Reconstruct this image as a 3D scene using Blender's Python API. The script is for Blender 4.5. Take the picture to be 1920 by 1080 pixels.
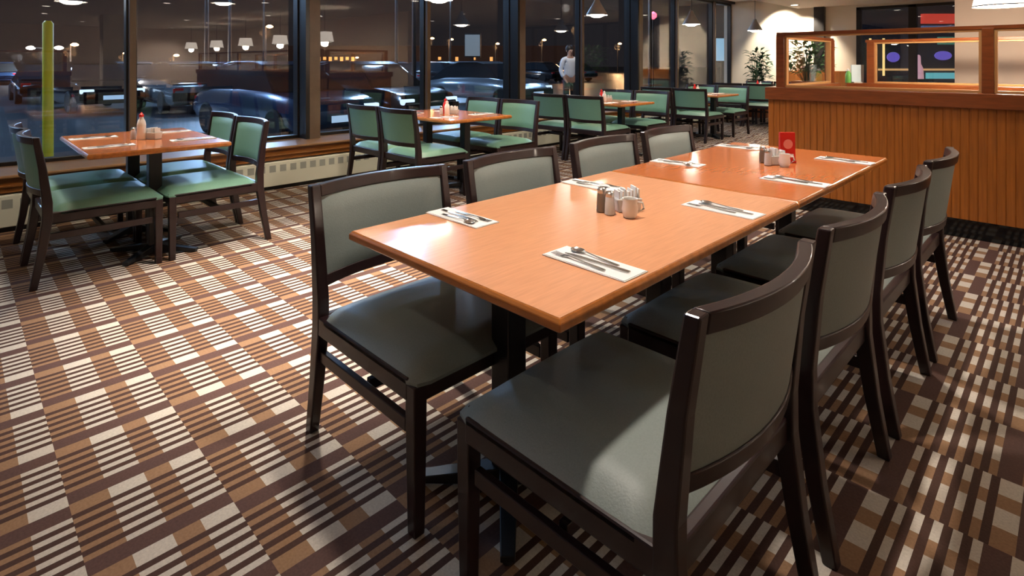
import bpy, math, random
from math import sin, cos, pi, radians
from mathutils import Vector, Matrix
random.seed(7)
for o in list(bpy.data.objects): bpy.data.objects.remove(o)
SC = bpy.context.scene
COL = SC.collection
# ------------------------------------------------------------------ camera
# room frame: +X runs away from the window wall, +Y runs along the window wall, origin = near right corner of the front table
EYE = 1.33; YAW = 0.7887; F = 1058.0; YH = 116.0
CAMX, CAMY = 0.808, -0.950
cam = bpy.data.cameras.new('camera'); camo = bpy.data.objects.new('camera', cam); COL.objects.link(camo)
camo.location = (CAMX, CAMY, EYE); camo.rotation_euler = (pi/2, 0, YAW)
cam.sensor_width = 36; cam.lens = F/1920*36; cam.shift_y = -(540-YH)/1920; cam.clip_end = 400; cam.clip_start = 0.05
SC.camera = camo
SC.view_settings.view_transform = 'Standard'; SC.view_settings.look = 'None'
SC.view_settings.gamma = 1; SC.view_settings.exposure = 0.85
W = bpy.data.worlds.new('night'); SC.world = W; W.use_nodes = True
W.node_tree.nodes['Background'].inputs[0].default_value = (0.016, 0.015, 0.018, 1)
W.node_tree.nodes['Background'].inputs[1].default_value = 0.5

# ------------------------------------------------------------------ light helpers
def spot(name, loc, power, size=120, blend=.6, color=(1, .86, .7), radius=.06, target=None):
    l = bpy.data.lights.new(name, 'SPOT'); l.energy = power; l.spot_size = radians(size); l.spot_blend = blend
    l.color = color; l.shadow_soft_size = radius
    o = bpy.data.objects.new(name, l); COL.objects.link(o); o.location = loc
    if target: o.rotation_euler = (Vector(target)-Vector(loc)).to_track_quat('-Z', 'Y').to_euler()
    return o
def point(name, loc, power, color=(1, .86, .7), radius=.05):
    l = bpy.data.lights.new(name, 'POINT'); l.energy = power; l.color = color; l.shadow_soft_size = radius
    o = bpy.data.objects.new(name, l); COL.objects.link(o); o.location = loc
    return o
CEIL_HI, CEIL = 2.9, 2.62
DOWN = [  # (x, y, power, cone degrees) recessed ceiling downlights of the main dining room
    (-2.35, .75, 400, 74), (-2.4, 3.4, 100, 120), (-2.3, 6.0, 90, 120), (-2.4, 8.8, 90, 120), (-2.4, 11.6, 110, 120),
    (-.55, .55, 85, 120), (-.50, 2.6, 85, 120), (.9, -1.2, 4, 120), (1.9, 2.4, 10, 130), (-1.8, -1.2, 11, 120), (-3.2, -3.0, 40, 130), (1.8, -3.5, 18, 130),
    (.3, 3.9, 30, 110), (-.5, 8.8, 80, 120), (-1.2, 11.9, 80, 120), (2.2, 9.8, 80, 120), (4.6, .6, 70, 130), (4.6, -2.5, 80, 130), (3.7, 5.3, 90, 130),
    (7.2, 0.8, 170, 130), (7.2, 4.2, 170, 130), (10.2, 2.0, 170, 130), (10.2, -3, 170, 130), (12.2, 5, 170, 130)]
for i, (x, y, p, a_) in enumerate(DOWN):
    spot('downlight_lamp', (x, y, CEIL-.03), p, a_, .75, (1, .885, .785), .07)

# ------------------------------------------------------------------ materials
MATS = {}
def mat(name, col, rough=.5, metal=0, spec=.5, coat=0, emit=None, estr=0, trans=0, noise=0, nscale=8, bump=0, alpha=1, stretch=(1, 1, 1), ior=1.45):
    if name in MATS: return MATS[name]
    m = bpy.data.materials.new(name); m.use_nodes = True; nt = m.node_tree; b = nt.nodes['Principled BSDF']
    b.inputs['Base Color'].default_value = (*col, 1); b.inputs['Roughness'].default_value = rough
    b.inputs['Metallic'].default_value = metal; b.inputs['Specular IOR Level'].default_value = spec
    b.inputs['Coat Weight'].default_value = coat; b.inputs['Coat Roughness'].default_value = .08
    b.inputs['Transmission Weight'].default_value = trans; b.inputs['IOR'].default_value = ior
    if emit: b.inputs['Emission Color'].default_value = (*emit, 1); b.inputs['Emission Strength'].default_value = estr
    if noise or bump:
        tc = nt.nodes.new('ShaderNodeTexCoord'); mp = nt.nodes.new('ShaderNodeMapping'); mp.inputs['Scale'].default_value = stretch
        n = nt.nodes.new('ShaderNodeTexNoise'); n.inputs['Scale'].default_value = nscale; n.inputs['Detail'].default_value = 5
        nt.links.new(tc.outputs['Object'], mp.inputs[0]); nt.links.new(mp.outputs[0], n.inputs['Vector'])
        if noise:
            r = nt.nodes.new('ShaderNodeValToRGB'); r.color_ramp.elements[0].position = .3; r.color_ramp.elements[1].position = .7
            r.color_ramp.elements[0].color = (*[c*(1-noise) for c in col], 1); r.color_ramp.elements[1].color = (*[min(1, c*(1+noise)) for c in col], 1)
            nt.links.new(n.outputs['Fac'], r.inputs[0]); nt.links.new(r.outputs[0], b.inputs['Base Color'])
        if bump:
            bp = nt.nodes.new('ShaderNodeBump'); bp.inputs['Strength'].default_value = bump; bp.inputs['Distance'].default_value = .002
            nt.links.new(n.outputs['Fac'], bp.inputs['Height']); nt.links.new(bp.outputs[0], b.inputs['Normal'])
    MATS[name] = m; return m
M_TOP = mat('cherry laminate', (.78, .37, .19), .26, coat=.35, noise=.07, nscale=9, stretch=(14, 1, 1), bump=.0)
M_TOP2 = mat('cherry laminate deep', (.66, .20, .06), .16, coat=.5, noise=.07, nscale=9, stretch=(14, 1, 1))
M_EDGE = mat('cherry edge', (.50, .165, .028), .28, coat=.4, noise=.2, nscale=9, stretch=(1, 4, 3))
M_DARK = mat('espresso wood', (.017, .0065, .0068), .36, coat=.18, noise=.25, nscale=14, stretch=(1, 1, .15))
M_GREY = mat('sage grey vinyl', (.205, .242, .224), .46, noise=.06, nscale=220, bump=.25)
M_GREEN = mat('green vinyl', (.15, .295, .21), .42, noise=.06, nscale=160, bump=.2)
M_BLACK = mat('black powder coat', (.012, .012, .013), .4)
M_STEEL = mat('steel', (.62, .62, .6), .22, 1)
M_NAP = mat('white paper', (.86, .86, .84), .8)
M_WHITE = mat('white ceramic', (.85, .84, .8), .35)
M_RED = mat('red plastic', (.62, .02, .012), .35)
M_CLEAR = mat('clear glass', (.93, .93, .9), .08, trans=.45, ior=1.4)
M_PEP = mat('pepper', (.1, .07, .05), .8, noise=.5, nscale=400)
M_OAK = mat('partition wood', (.34, .105, .014), .38, coat=.15, noise=.2, nscale=7, stretch=(9, 9, .5))
M_LEDGE = mat('ledge wood', (.225, .058, .013), .33, coat=.25, noise=.2, nscale=7, stretch=(1, 9, 9))
M_TRIMW = mat('pale wood bead', (.52, .27, .1), .35)
M_WALL = mat('cream wall', (.68, .59, .46), .8, noise=.03, nscale=3)
M_CEIL = mat('ceiling', (.62, .58, .52), .9)
M_BEIGE = mat('taupe wall', (.66, .54, .44), .75, noise=.02, nscale=3)
M_FRAME = mat('bronze frame', (.022, .018, .016), .35, .4)
M_POST = mat('brown column', (.13, .085, .055), .5, noise=.12, nscale=6)
M_SILLT = mat('sill top', (.30, .16, .075), .32, coat=.2, noise=.15, nscale=6, stretch=(8, 1, 1))
M_SILLF = mat('sill fascia', (.24, .085, .015), .35, noise=.25, nscale=5, stretch=(1, 1, 9))
M_HEAT = mat('heater enamel', (.70, .70, .58), .45)
M_GRILL = mat('heater louvre', (.33, .34, .30), .5)
M_BULB = mat('lamp glow', (1, 1, 1), .5, emit=(1, .9, .74), estr=26)
M_DISC = mat('downlight glow', (1, 1, 1), .5, emit=(1, .9, .76), estr=6)
M_SHADE = mat('glowing fabric shade', (.9, .88, .82), .8, emit=(1, .87, .74), estr=1.7)
M_BULB2 = mat('soft bulb', (1, 1, 1), .5, emit=(1, .88, .7), estr=2)
M_SHOUT = mat('pendant outer', (.36, .33, .30), .4, .3)
M_SHIN = mat('pendant inner', (.9, .88, .84), .5)
M_LEAF = mat('leaf', (.06, .16, .035), .5, noise=.4, nscale=6)
M_LEAFD = mat('dark leaf', (.02, .07, .025), .5, noise=.4, nscale=6)
M_ASPH = mat('asphalt', (.028, .031, .038), .38, noise=.3, nscale=1.2)
M_WALK = mat('concrete walk', (.16, .18, .22), .5, noise=.15, nscale=2)
M_TYRE = mat('tyre', (.012, .012, .012), .8)
M_CGLASS = mat('car glass', (.015, .02, .025), .06)
M_HEADL = mat('headlamp', (.8, .85, .95), .1, emit=(.6, .8, 1), estr=.7)
M_TAIL = mat('tail lamp', (.5, .01, .01), .2)
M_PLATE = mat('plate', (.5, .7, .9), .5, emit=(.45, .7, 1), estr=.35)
M_SOD = mat('sodium lamp', (1, .6, .3), .5, emit=(1, .5, .2), estr=18)
M_WLAMP = mat('white street lamp', (1, 1, 1), .5, emit=(1, .9, .75), estr=30)

def glass_mat(name, ior=1.9, tint=(1, 1, 1)):
    m = bpy.data.materials.new(name); m.use_nodes = True; nt = m.node_tree; nt.nodes.clear()
    out = nt.nodes.new('ShaderNodeOutputMaterial'); mx = nt.nodes.new('ShaderNodeMixShader'); fr = nt.nodes.new('ShaderNodeFresnel')
    fr.inputs['IOR'].default_value = ior
    geo = nt.nodes.new('ShaderNodeNewGeometry'); mi = nt.nodes.new('ShaderNodeMix'); mi.data_type = 'FLOAT'
    mi.inputs[2].default_value = ior; mi.inputs[3].default_value = 1/ior      # same reflectance from either side of the sheet
    nt.links.new(geo.outputs['Backfacing'], mi.inputs[0]); nt.links.new(mi.outputs[0], fr.inputs['IOR'])
    t = nt.nodes.new('ShaderNodeBsdfTransparent'); t.inputs[0].default_value = (*tint, 1)
    g = nt.nodes.new('ShaderNodeBsdfGlossy'); g.inputs['Roughness'].default_value = 0.0
    nt.links.new(fr.outputs[0], mx.inputs[0]); nt.links.new(t.outputs[0], mx.inputs[1]); nt.links.new(g.outputs[0], mx.inputs[2])
    nt.links.new(mx.outputs[0], out.inputs[0]); return m
M_PANE = glass_mat('window glass', 1.75)
M_SCREEN = glass_mat('partition glass', 1.3)

def carpet():
    m = bpy.data.materials.new('striped carpet'); m.use_nodes = True; nt = m.node_tree; b = nt.nodes['Principled BSDF']
    N = nt.nodes.new
    def math_(op, a, c=None, d=None):
        n = N('ShaderNodeMath'); n.operation = op
        for i, v in enumerate((a, c, d)):
            if v is None: continue
            if isinstance(v, (int, float)): n.inputs[i].default_value = v
            else: nt.links.new(v, n.inputs[i])
        return n.outputs[0]
    tc = N('ShaderNodeTexCoord'); sp = N('ShaderNodeSeparateXYZ'); nt.links.new(tc.outputs['Object'], sp.inputs[0])
    x, y = sp.outputs[0], sp.outputs[1]
    cy = math_('DIVIDE', math_('ADD', y, .70+35.5), .355)
    idx = math_('FLOOR', cy); a = math_('FRACT', cy)
    par = math_('MODULO', idx, 2.0)                       # every second tile row is mirrored and shifted
    P_ = .335
    sx = math_('ADD', math_('ADD', x, -.285+P_*100), math_('MULTIPLY', par, -.065))
    p0 = math_('MULTIPLY', math_('FRACT', math_('DIVIDE', sx, P_)), P_)
    pm = math_('SUBTRACT', .06, p0); pm = math_('ADD', pm, math_('MULTIPLY', math_('LESS_THAN', pm, 0.0), P_))
    p = math_('ADD', math_('MULTIPLY', p0, math_('SUBTRACT', 1.0, par)), math_('MULTIPLY', pm, par))
    wide_dark = math_('LESS_THAN', p, .06)
    wide_light = math_('LESS_THAN', p, .115)
    q = math_('FRACT', math_('DIVIDE', math_('SUBTRACT', p, .115), .044))
    thin_dark = math_('LESS_THAN', q, .5)
    inthin = math_('SUBTRACT', 1.0, wide_light)
    dark = math_('MAXIMUM', wide_dark, math_('MULTIPLY', inthin, thin_dark))
    t1 = math_('LESS_THAN', a, .27); t2 = math_('MULTIPLY', math_('GREATER_THAN', a, .54), math_('LESS_THAN', a, .74))
    tan = math_('MAXIMUM', t1, t2)
    nz = N('ShaderNodeTexNoise'); nz.inputs['Scale'].default_value = 130; nz.inputs['Detail'].default_value = 3
    nt.links.new(tc.outputs['Object'], nz.inputs['Vector'])
    def mix(f, c1, c2):
        n = N('ShaderNodeMix'); n.data_type = 'RGBA'
        nt.links.new(f, n.inputs[0])
        for i, c in ((6, c1), (7, c2)):
            if isinstance(c, tuple): n.inputs[i].default_value = (*c, 1)
            else: nt.links.new(c, n.inputs[i])
        return n.outputs[2]
    light = mix(tan, (.50, .455, .385), (.265, .155, .085))
    darkc = mix(wide_dark, (.066, .034, .025), (.095, .052, .042))
    c = mix(dark, light, darkc)
    ns = math_('ADD', math_('MULTIPLY', nz.outputs['Fac'], .5), .75)
    v = N('ShaderNodeVectorMath'); v.operation = 'SCALE'; nt.links.new(c, v.inputs[0]); nt.links.new(ns, v.inputs['Scale'])
    nt.links.new(v.outputs[0], b.inputs['Base Color'])
    b.inputs['Roughness'].default_value = .9; b.inputs['Specular IOR Level'].default_value = .15
    bp = N('ShaderNodeBump'); bp.inputs['Strength'].default_value = .4; bp.inputs['Distance'].default_value = .003
    nt.links.new(nz.outputs['Fac'], bp.inputs['Height']); nt.links.new(bp.outputs[0], b.inputs['Normal'])
    return m
M_CARPET = carpet()

# ------------------------------------------------------------------ mesh builder
class MB:
    def __init__(s): s.v = []; s.f = []
    def add(s, vs, fs):
        n = len(s.v); s.v += [tuple(v) for v in vs]; s.f += [tuple(i+n for i in f) for f in fs]; return s
    def box(s, x0, x1, y0, y1, z0, z1):
        return s.hexa([(x0, y0, z0), (x1, y0, z0), (x1, y1, z0), (x0, y1, z0)], [(x0, y0, z1), (x1, y0, z1), (x1, y1, z1), (x0, y1, z1)])
    def hexa(s, lo, hi):
        return s.add(list(lo)+list(hi), [(3, 2, 1, 0), (4, 5, 6, 7), (0, 1, 5, 4), (1, 2, 6, 5), (2, 3, 7, 6), (3, 0, 4, 7)])
    def loft(s, rings, closed=True, cap=True):
        n = len(rings[0]); vs = [p for r in rings for p in r]; fs = []
        for i in range(len(rings)-1):
            for j in range(n if closed else n-1):
                k = (j+1) % n
                fs.append((i*n+j, i*n+k, (i+1)*n+k, (i+1)*n+j))
        if cap and closed: fs.append(tuple(range(n-1, -1, -1))); fs.append(tuple((len(rings)-1)*n+j for j in range(n)))
        return s.add(vs, fs)
    def lathe(s, prof, c=(0, 0, 0), n=20, cap=True):
        return s.loft([[(c[0]+r*cos(2*pi*j/n), c[1]+r*sin(2*pi*j/n), c[2]+z) for j in range(n)] for r, z in prof], cap=cap)
    def tube(s, pts, r, n=8):
        pts = [Vector(p) for p in pts]; rings = []
        for i, p in enumerate(pts):
            d = (pts[min(i+1, len(pts)-1)]-pts[max(i-1, 0)]).normalized()
            u = d.cross(Vector((0, 0, 1)) if abs(d.z) < .9 else Vector((1, 0, 0))).normalized(); w = d.cross(u)
            rr = r[i] if isinstance(r, (list, tuple)) else r
            rings.append([tuple(p+u*rr*cos(2*pi*j/n)+w*rr*sin(2*pi*j/n)) for j in range(n)])
        return s.loft(rings)
    def build(s, name, m, parent=None, bevel=0, smooth=False, seg=2, loc=None, rz=0, sub=0):
        me = bpy.data.meshes.new(name); me.from_pydata(s.v, [], s.f); me.validate(); me.update()
        import bmesh
        bm = bmesh.new(); bm.from_mesh(me); bmesh.ops.recalc_face_normals(bm, faces=bm.faces); bm.to_mesh(me); bm.free()
        o = bpy.data.objects.new(name, me); COL.objects.link(o)
        if m: me.materials.append(m)
        if parent: o.parent = parent
        if loc: o.location = loc
        o.rotation_euler = (0, 0, rz)
        if smooth:
            for p in me.polygons: p.use_smooth = True
            try: me.set_sharp_from_angle(angle=radians(40))
            except Exception: pass
        if bevel:
            b = o.modifiers.new('bevel', 'BEVEL'); b.width = bevel; b.segments = seg; b.limit_method = 'ANGLE'; b.angle_limit = radians(35)
            b.harden_normals = False
        if sub:
            q = o.modifiers.new('sub', 'SUBSURF'); q.levels = sub; q.render_levels = sub
        return o
def thing(name, label, cat, loc=(0, 0, 0), rz=0, group=None):
    o = bpy.data.objects.new(name, None); COL.objects.link(o); o.location = loc; o.rotation_euler = (0, 0, rz); o.empty_display_size = .1
    o['label'] = label; o['category'] = cat
    if group: o['group'] = group
    return o
def tag(o, label, cat, group=None, kind=None):
    o['label'] = label; o['category'] = cat
    if group: o['group'] = group
    if kind: o['kind'] = kind
    return o
def struct(o): o['kind'] = 'structure'; return o
KIDS = {}
def children(o): return [c for c in bpy.data.objects if c.parent == o]
def dup(root, loc, rz, label, group=None):
    def rec(o, par):
        c = o.copy(); COL.objects.link(c); c.parent = par
        for k in children(o): rec(k, c)
        return c
    r = rec(root, None); r.location = loc; r.rotation_euler = (0, 0, rz); r['label'] = label
    if group: r['group'] = group
    return r

# ------------------------------------------------------------------ room shell
XW, YB, XE, YS = -5.7, 13.6, 13.0, -6.0        # window glass, back wall, far side wall, wall behind the camera
struct(MB().box(-5.75, XE+.2, YS-.2, YB+.2, -.12, 0).build('floor', M_CARPET))
c = MB().box(-4.0, XE+.2, YS-.2, YB+.2, CEIL, CEIL+.5); struct(c.build('ceiling', M_CEIL))
struct(MB().box(-5.9, -4.0, YS-.2, YB+.2, CEIL_HI, CEIL_HI+.22).build('ceiling', M_CEIL))
# back wall: windows between x=-2.76 and x=1.6
w = MB().box(XW-.15, -3.62, YB, YB+.15, 0, CEIL_HI).box(-3.40, -2.76, YB, YB+.15, 0, CEIL_HI)
w.box(-2.76, 2.4, YB, YB+.15, 0, .55).box(-2.76, 2.4, YB, YB+.15, 2.56, CEIL_HI).box(2.4, XE, YB, YB+.15, 0, CEIL_HI)
struct(w.build('wall_back', M_WALL))
struct(MB().box(-3.62, -3.40, YB-.12, YB+.15, 0, CEIL_HI).build('trim_1', M_FRAME))
struct(MB().box(XE, XE+.15, YS, YB, 0, CEIL_HI).build('wall_right', M_BEIGE))
struct(MB().box(XW-.15, XE, YS-.15, YS, 0, CEIL_HI).build('wall_front', M_BEIGE))
struct(MB().box(-.21, XE, 7.25, 7.42, 0, CEIL).build('wall_middle', M_BEIGE))
# window wall
struct(MB().box(-5.98, -5.16, YS, YB, -.1, .03).box(-5.98, -5.20, YS, YB, .03, .415).build('wall_window', M_WALL))
sill = MB().box(-5.80, -5.10, YS, YB, .415, .44); struct(sill.build('trim_2', M_SILLT, bevel=.008))
fas = MB().box(-5.21, -5.13, YS, YB, .30, .415).box(-5.21, -5.11, YS, YB, .345, .358)
struct(fas.build('trim_3', M_SILLF, bevel=.004))
struct(MB().box(-5.98, -5.55, YS, YB, 2.84, CEIL_HI).build('trim_4', M_FRAME))
MULL = [-3.195, .285, 3.775, 7.245, 10.695, 12.55]
cols = [-4.93, -1.45, 2.04, 5.51, 8.96]
for k, y in enumerate(cols):
    t = MB().box(-5.78, -5.46, y-.055, y+.075, .44, CEIL_HI); o = struct(t.build('trim_%d' % (10+k), M_POST, bevel=.004))
    MB().box(-5.80, -5.462, y-.10, y-.05, .44, CEIL_HI).build('column_edge', M_FRAME, o)
# window panes with frames: every bay is one window
edges = []
seq = [YS]
for y in cols: seq += [y, y+1.735]
seq += [12.55]
seq = sorted(v for v in seq if v < YB-.1); seq += [YB]
colset = set(cols)
for k in range(len(seq)-1):
    y0, y1 = seq[k], seq[k+1]
    a = .075 if y0 in colset else .03; b = .10 if y1 in colset else .03
    if y1-y0 < .3: continue
    fr = MB()
    d0, d1 = XW-.05, XW+.05
    fr.box(d0, d1, y0+(.0 if y0 not in colset else a-.04), y0+a+.015, .44, 2.84).box(d0, d1, y1-b-.015, y1-(b-.04 if y1 in colset else 0), .44, 2.84)
    fr.box(d0, d1, y0+a, y1-b, .44, .475).box(d0, d1, y0+a, y1-b, 2.80, 2.84)
    o = struct(fr.build('window_%d' % (k+1), M_FRAME, bevel=.004))
    MB().box(XW-.006, XW+.006, y0+a+.01, y1-b-.01, .47, 2.81).build('pane', M_PANE, o)
for k, y in enumerate(MULL): struct(MB().box(XW+.05, XW+.11, y-.028, y+.028, .44, 2.84).build('trim_%d' % (20+k), mat('mullion cover', (.12, .075, .042), .45), bevel=.003))
# back windows
bx = [-2.76, -1.72, -.70, .32, 1.35, 2.4]
for k in range(5):
    fr = MB(); x0, x1 = bx[k], bx[k+1]
    fr.box(x0, x0+.08, YB-.03, YB+.12, .55, 2.56).box(x1-.06, x1, YB-.03, YB+.12, .55, 2.56).box(x0, x1, YB-.03, YB+.12, .55, .61).box(x0, x1, YB-.03, YB+.12, 2.5, 2.56)
    o = struct(fr.build('window_%d' % (30+k), M_FRAME)); MB().box(x0+.07, x1-.05, YB+.05, YB+.06, .6, 2.51).build('pane', M_PANE, o)
# perimeter heaters: one enclosure per bay
hm = MB(); Lb = 1.725
hm.box(-5.20, -5.085, .006, Lb-.006, .04, .285)
first_h = None
lou = MB(); ys_ = []
for i in range(14):
    y = .10+i*(Lb-.2)/14; ys_ += [y, y+.066]
for y in ys_: lou.v += [(-5.0838, y, .185), (-5.0838, y, .255)]
for i in range(len(ys_)-1): lou.f.append((2*i, 2*i+2, 2*i+3, 2*i+1))
kick = MB().box(-5.19, -5.11, .01, Lb-.01, 0.0, .045)
yy = YS+.05; k = 0
HL = ['behind the window table on the left', 'farther along the window wall']
while yy+Lb < YB:
    if first_h is None:
        first_h = thing('baseboard_heater', 'cream enamel baseboard heater section with louvres at the foot of the window wall', 'heater', (0, yy, 0), 0, 'baseboard heater sections')
        hm.build('casing', M_HEAT, first_h, bevel=.006); lo_ = lou.build('louvre_strip', M_GRILL, first_h); lo_.data.materials.append(M_HEAT)
        for p_ in lo_.data.polygons: p_.material_index = p_.index % 2
        kick.build('kick_strip', M_BLACK, first_h)
    else: dup(first_h, (0, yy, 0), 0, first_h['label'])
    yy += Lb; k += 1

# ------------------------------------------------------------------ booth partitions
def beadboard(mb, x0, x1, yf, z0, z1, dirn=-1, pitch=.052):
    n = int(round((x1-x0)/pitch)); p = (x1-x0)/n
    pts = []
    for i in range(n):
        a = x0+i*p
        pts += [(a, 0), (a+.004, .004), (a+p-.006, .004), (a+p-.002, 0)]
    pts.append((x1, 0))
    v = []; f = []
    for (a, d) in pts: v += [(a, yf+dirn*d, z0), (a, yf+dirn*d, z1)]
    for i in range(len(pts)-1): f.append((2*i, 2*i+2, 2*i+3, 2*i+1))
    mb.add(v, f)
def partition(label, loc, x0, x1, gx0, posts, side=False, rz=0, depth=.13, top=1.60):
    t = thing('booth_partition', label, 'partition', loc, rz)
    b = MB().box(x0, x1, 0, depth, .15, .985); beadboard(b, x0, x1, -.001, .152, .985); b.build('panelled_base', M_OAK, t)
    MB().box(x0+.03, x1-.03, .05, depth-.04, 0, .15).build('toe_kick', mat('glossy black plinth', (.01, .01, .01), .08), t)
    MB().box(x0-.02, x1+.02, -.035, depth+.035, .985, 1.098).build('ledge', M_LEDGE, t, bevel=.006)
    MB().box(gx0, x1, .03, .09, top-.03, top).build('top_rail', M_LEDGE, t, bevel=.003)
    for i, px in enumerate(posts):
        MB().box(px-.035, px+.035, .02, .10, 1.098, top-.02).build('post', M_LEDGE, t, bevel=.003)
    for i in range(len(posts)-1):
        a, b_ = posts[i]+.035, posts[i+1]-.035
        fr = MB().box(a, b_, .035, .085, 1.098, 1.118).box(a, b_, .035, .085, top-.045, top-.03).box(a, a+.018, .035, .085, 1.118, top-.045).box(b_-.018, b_, .035, .085, 1.118, top-.045)
        g = fr.build('glazing_bead', M_TRIMW, t, bevel=.002)
        MB().box(a+.01, b_-.01, .057, .063, 1.11, top-.04).build('pane', M_SCREEN, g)
    return t
partition('long cherry wood booth partition with glazed top and beadboard front behind the long table', (0, 4.43, 0), -1.23, 7.0, -1.17, [-1.135, .33, 1.9, 3.6, 5.3, 6.9])
partition('second wooden booth partition seen through the glazed one, farther back', (0, 6.12, 0), -1.0, 7.0, -.85, [-.80, .62, 2.2, 3.8, 5.4, 6.9], top=1.57)
partition('short glazed return of the booth partition running back from its left end', (-1.10, 4.60, 0), .0, 1.44, .0, [.0, 1.40], rz=pi/2, top=1.59)
# booth seats and table between partitions
for (x, l) in ((.25, 'brown vinyl booth bench inside the partitions, nearer the windows'), (3.0, 'brown vinyl booth bench inside the partitions, farther from the windows')):
    t = thing('booth_bench', l, 'bench', (x, 4.6, 0))
    MB().box(-.45, .45, .0, 1.45, 0.0, .38).build('bench_base', M_LEDGE, t); MB().box(-.43, .43, .02, 1.43, .38, .48).build('cushion', mat('brown vinyl', (.09, .04, .02), .4), t, bevel=.03)
    MB().box(-.07, .07, .02, 1.43, .48, 1.02).build('backrest', mat('brown vinyl', (.09, .04, .02), .4), t, bevel=.03)

# ------------------------------------------------------------------ chairs
CW, CD = .62, .33
def make_chair(label, vinyl, loc, rz, group):
    """faces local -Y; rear posts at +Y"""
    t = thing('dining_chair', label, 'chair', loc, rz, group)
    h = CW/2
    for s in (-1, 1):
        # rear post: foot splayed back, bend at the seat, leaning backrest
        prof = [(0, .335, .019, .018), (.20, .298, .022, .020), (.40, .270, .026, .021), (.50, .270, .025, .021), (.70, .292, .020, .019), (.888, .322, .017, .018)]
        rings = []
        for z, yc, hy, hx in prof:
            xo = s*(h-.023)
            rings.append([(xo-hx, yc-hy, z), (xo+hx, yc-hy, z), (xo+hx, yc+hy, z), (xo-hx, yc+hy, z)])
        MB().loft(rings).build('rear_post', M_DARK, t, bevel=.005)
        rings = []
        for z, hw in ((0, .018), (.3, .022), (.425, .0225)):
            xo = s*(h-.028)
            rings.append([(xo-hw, -.300-hw, z), (xo+hw, -.300-hw, z), (xo+hw, -.300+hw, z), (xo-hw, -.300+hw, z)])
        MB().loft(rings).build('leg', M_DARK, t, bevel=.004)
        MB().box(s*(h-.026)-.011, s*(h-.026)+.011, -.265, .285, .275, .315).build('stretcher', M_DARK, t, bevel=.003)
    MB().box(-h+.05, h-.05, -.02, .005, .278, .312).build('cross_stretcher', M_DARK, t, bevel=.003)
    fr = MB()
    for s in (-1, 1): fr.box(s*(h-.024)-.02, s*(h-.024)+.02, -.29, .26, .375, .44)
    fr.box(-h+.04, h-.04, -.322, -.285, .375, .44)
    fr.box(-h+.04, h-.04, .252, .282, .375, .438)
    fr.build('seat_frame', M_DARK, t, bevel=.006)
    # seat: soft pad
    def pad(x0, x1, y0, y1, z0, z1, crown, n=12):
        mb = MB(); nx = n; ny = n; v = []; f = []
        for i in range(nx+1):
            for j in range(ny+1):
                u, w_ = i/nx*2-1, j/ny*2-1
                e = (1-abs(u)**6)*(1-abs(w_)**6)
                cr = (1-u*u)*(1-w_*w_)
                rc = .035
                px, py = (x0+x1)/2+u*(x1-x0)/2, (y0+y1)/2+w_*(y1-y0)/2
                # round the corners in plan
                kx, ky = max(0, abs(u)-.86)/.14, max(0, abs(w_)-.86)/.14
                px -= math.copysign(rc*.35*kx*ky, u); py -= math.copysign(rc*.35*kx*ky, w_)
                v.append((px, py, z0+(z1-z0)*(1-(1-e)**2 if e < 1 else 1)**.6+crown*cr))
        for i in range(nx):
            for j in range(ny):
                a = i*(ny+1)+j; f.append((a, a+ny+1, a+ny+2, a+1))
        b = len(v); per = [i*(ny+1) for i in range(nx+1)]+[nx*(ny+1)+j for j in range(1, ny+1)]+[i*(ny+1)+ny for i in range(nx-1, -1, -1)]+[j for j in range(ny-1, 0, -1)]
        for p in per: v.append((v[p][0], v[p][1], z0-.01))
        for i in range(len(per)):
            k2 = (i+1) % len(per); f.append((per[i], per[k2], b+k2, b+i))
        f.append(tuple(b+i for i in range(len(per))))
        return MB().add(v, f)
    pad(-h+.004, h-.004, -.334, .256, .434, .474, .014).build('seat', vinyl, t, smooth=True)
    # curved rails and back panel (bowed backwards)
    def lean(z): return .268+(z-.5)/.388*.054
    def bow(u, k=.052): return k*(1-u*u)
    N_ = 12
    xi = h-.040
    def rail(z0, z1, name, th=.030, dip=0):
        rings = []
        for i in range(N_+1):
            u = i/N_*2-1; x = u*xi; y0_ = lean(z0)+bow(u); y1_ = lean(z1)+bow(u)
            dz = dip*(1-u*u)
            rings.append([(x, y0_-th/2, z0-dz), (x, y0_+th/2, z0-dz), (x, y1_+th/2, z1), (x, y1_-th/2, z1)])
        MB().loft(rings).build(name, M_DARK, t, bevel=.004, smooth=True)
    rail(.845, .888, 'top_rail', .034); rail(.535, .575, 'lower_rail', .028, dip=.0)
    v = []; f = []; NZ = 8; mb = MB()
    grid = []
    for side in (-1, 1):
        for i in range(N_+1):
            for j in range(NZ+1):
                u = i/N_*2-1; w_ = j/NZ; z = .565+w_*(.855-.565)
                e = (1-abs(u)**8)*(1-abs(2*w_-1)**8)
                y_ = lean(z)+bow(u)+(side*.008 if side > 0 else -.008-.020*e)
                v.append((u*(xi+.002), y_, z))
    L_ = (N_+1)*(NZ+1)
    for s_ in (0, 1):
        for i in range(N_):
            for j in range(NZ):
                a = s_*L_+i*(NZ+1)+j
                f.append((a, a+NZ+1, a+NZ+2, a+1))
    per = [(i, 0) for i in range(N_+1)]+[(N_, j) for j in range(1, NZ+1)]+[(i, NZ) for i in range(N_-1, -1, -1)]+[(0, j) for j in range(NZ-1, 0, -1)]
    for i in range(len(per)):
        a, b = per[i], per[(i+1) % len(per)]; ia = a[0]*(NZ+1)+a[1]; ib = b[0]*(NZ+1)+b[1]
        f.append((ia, ib, L_+ib, L_+ia))
    MB().add(v, f).build('back_panel', vinyl, t, smooth=True)
    gl = MB()
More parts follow.
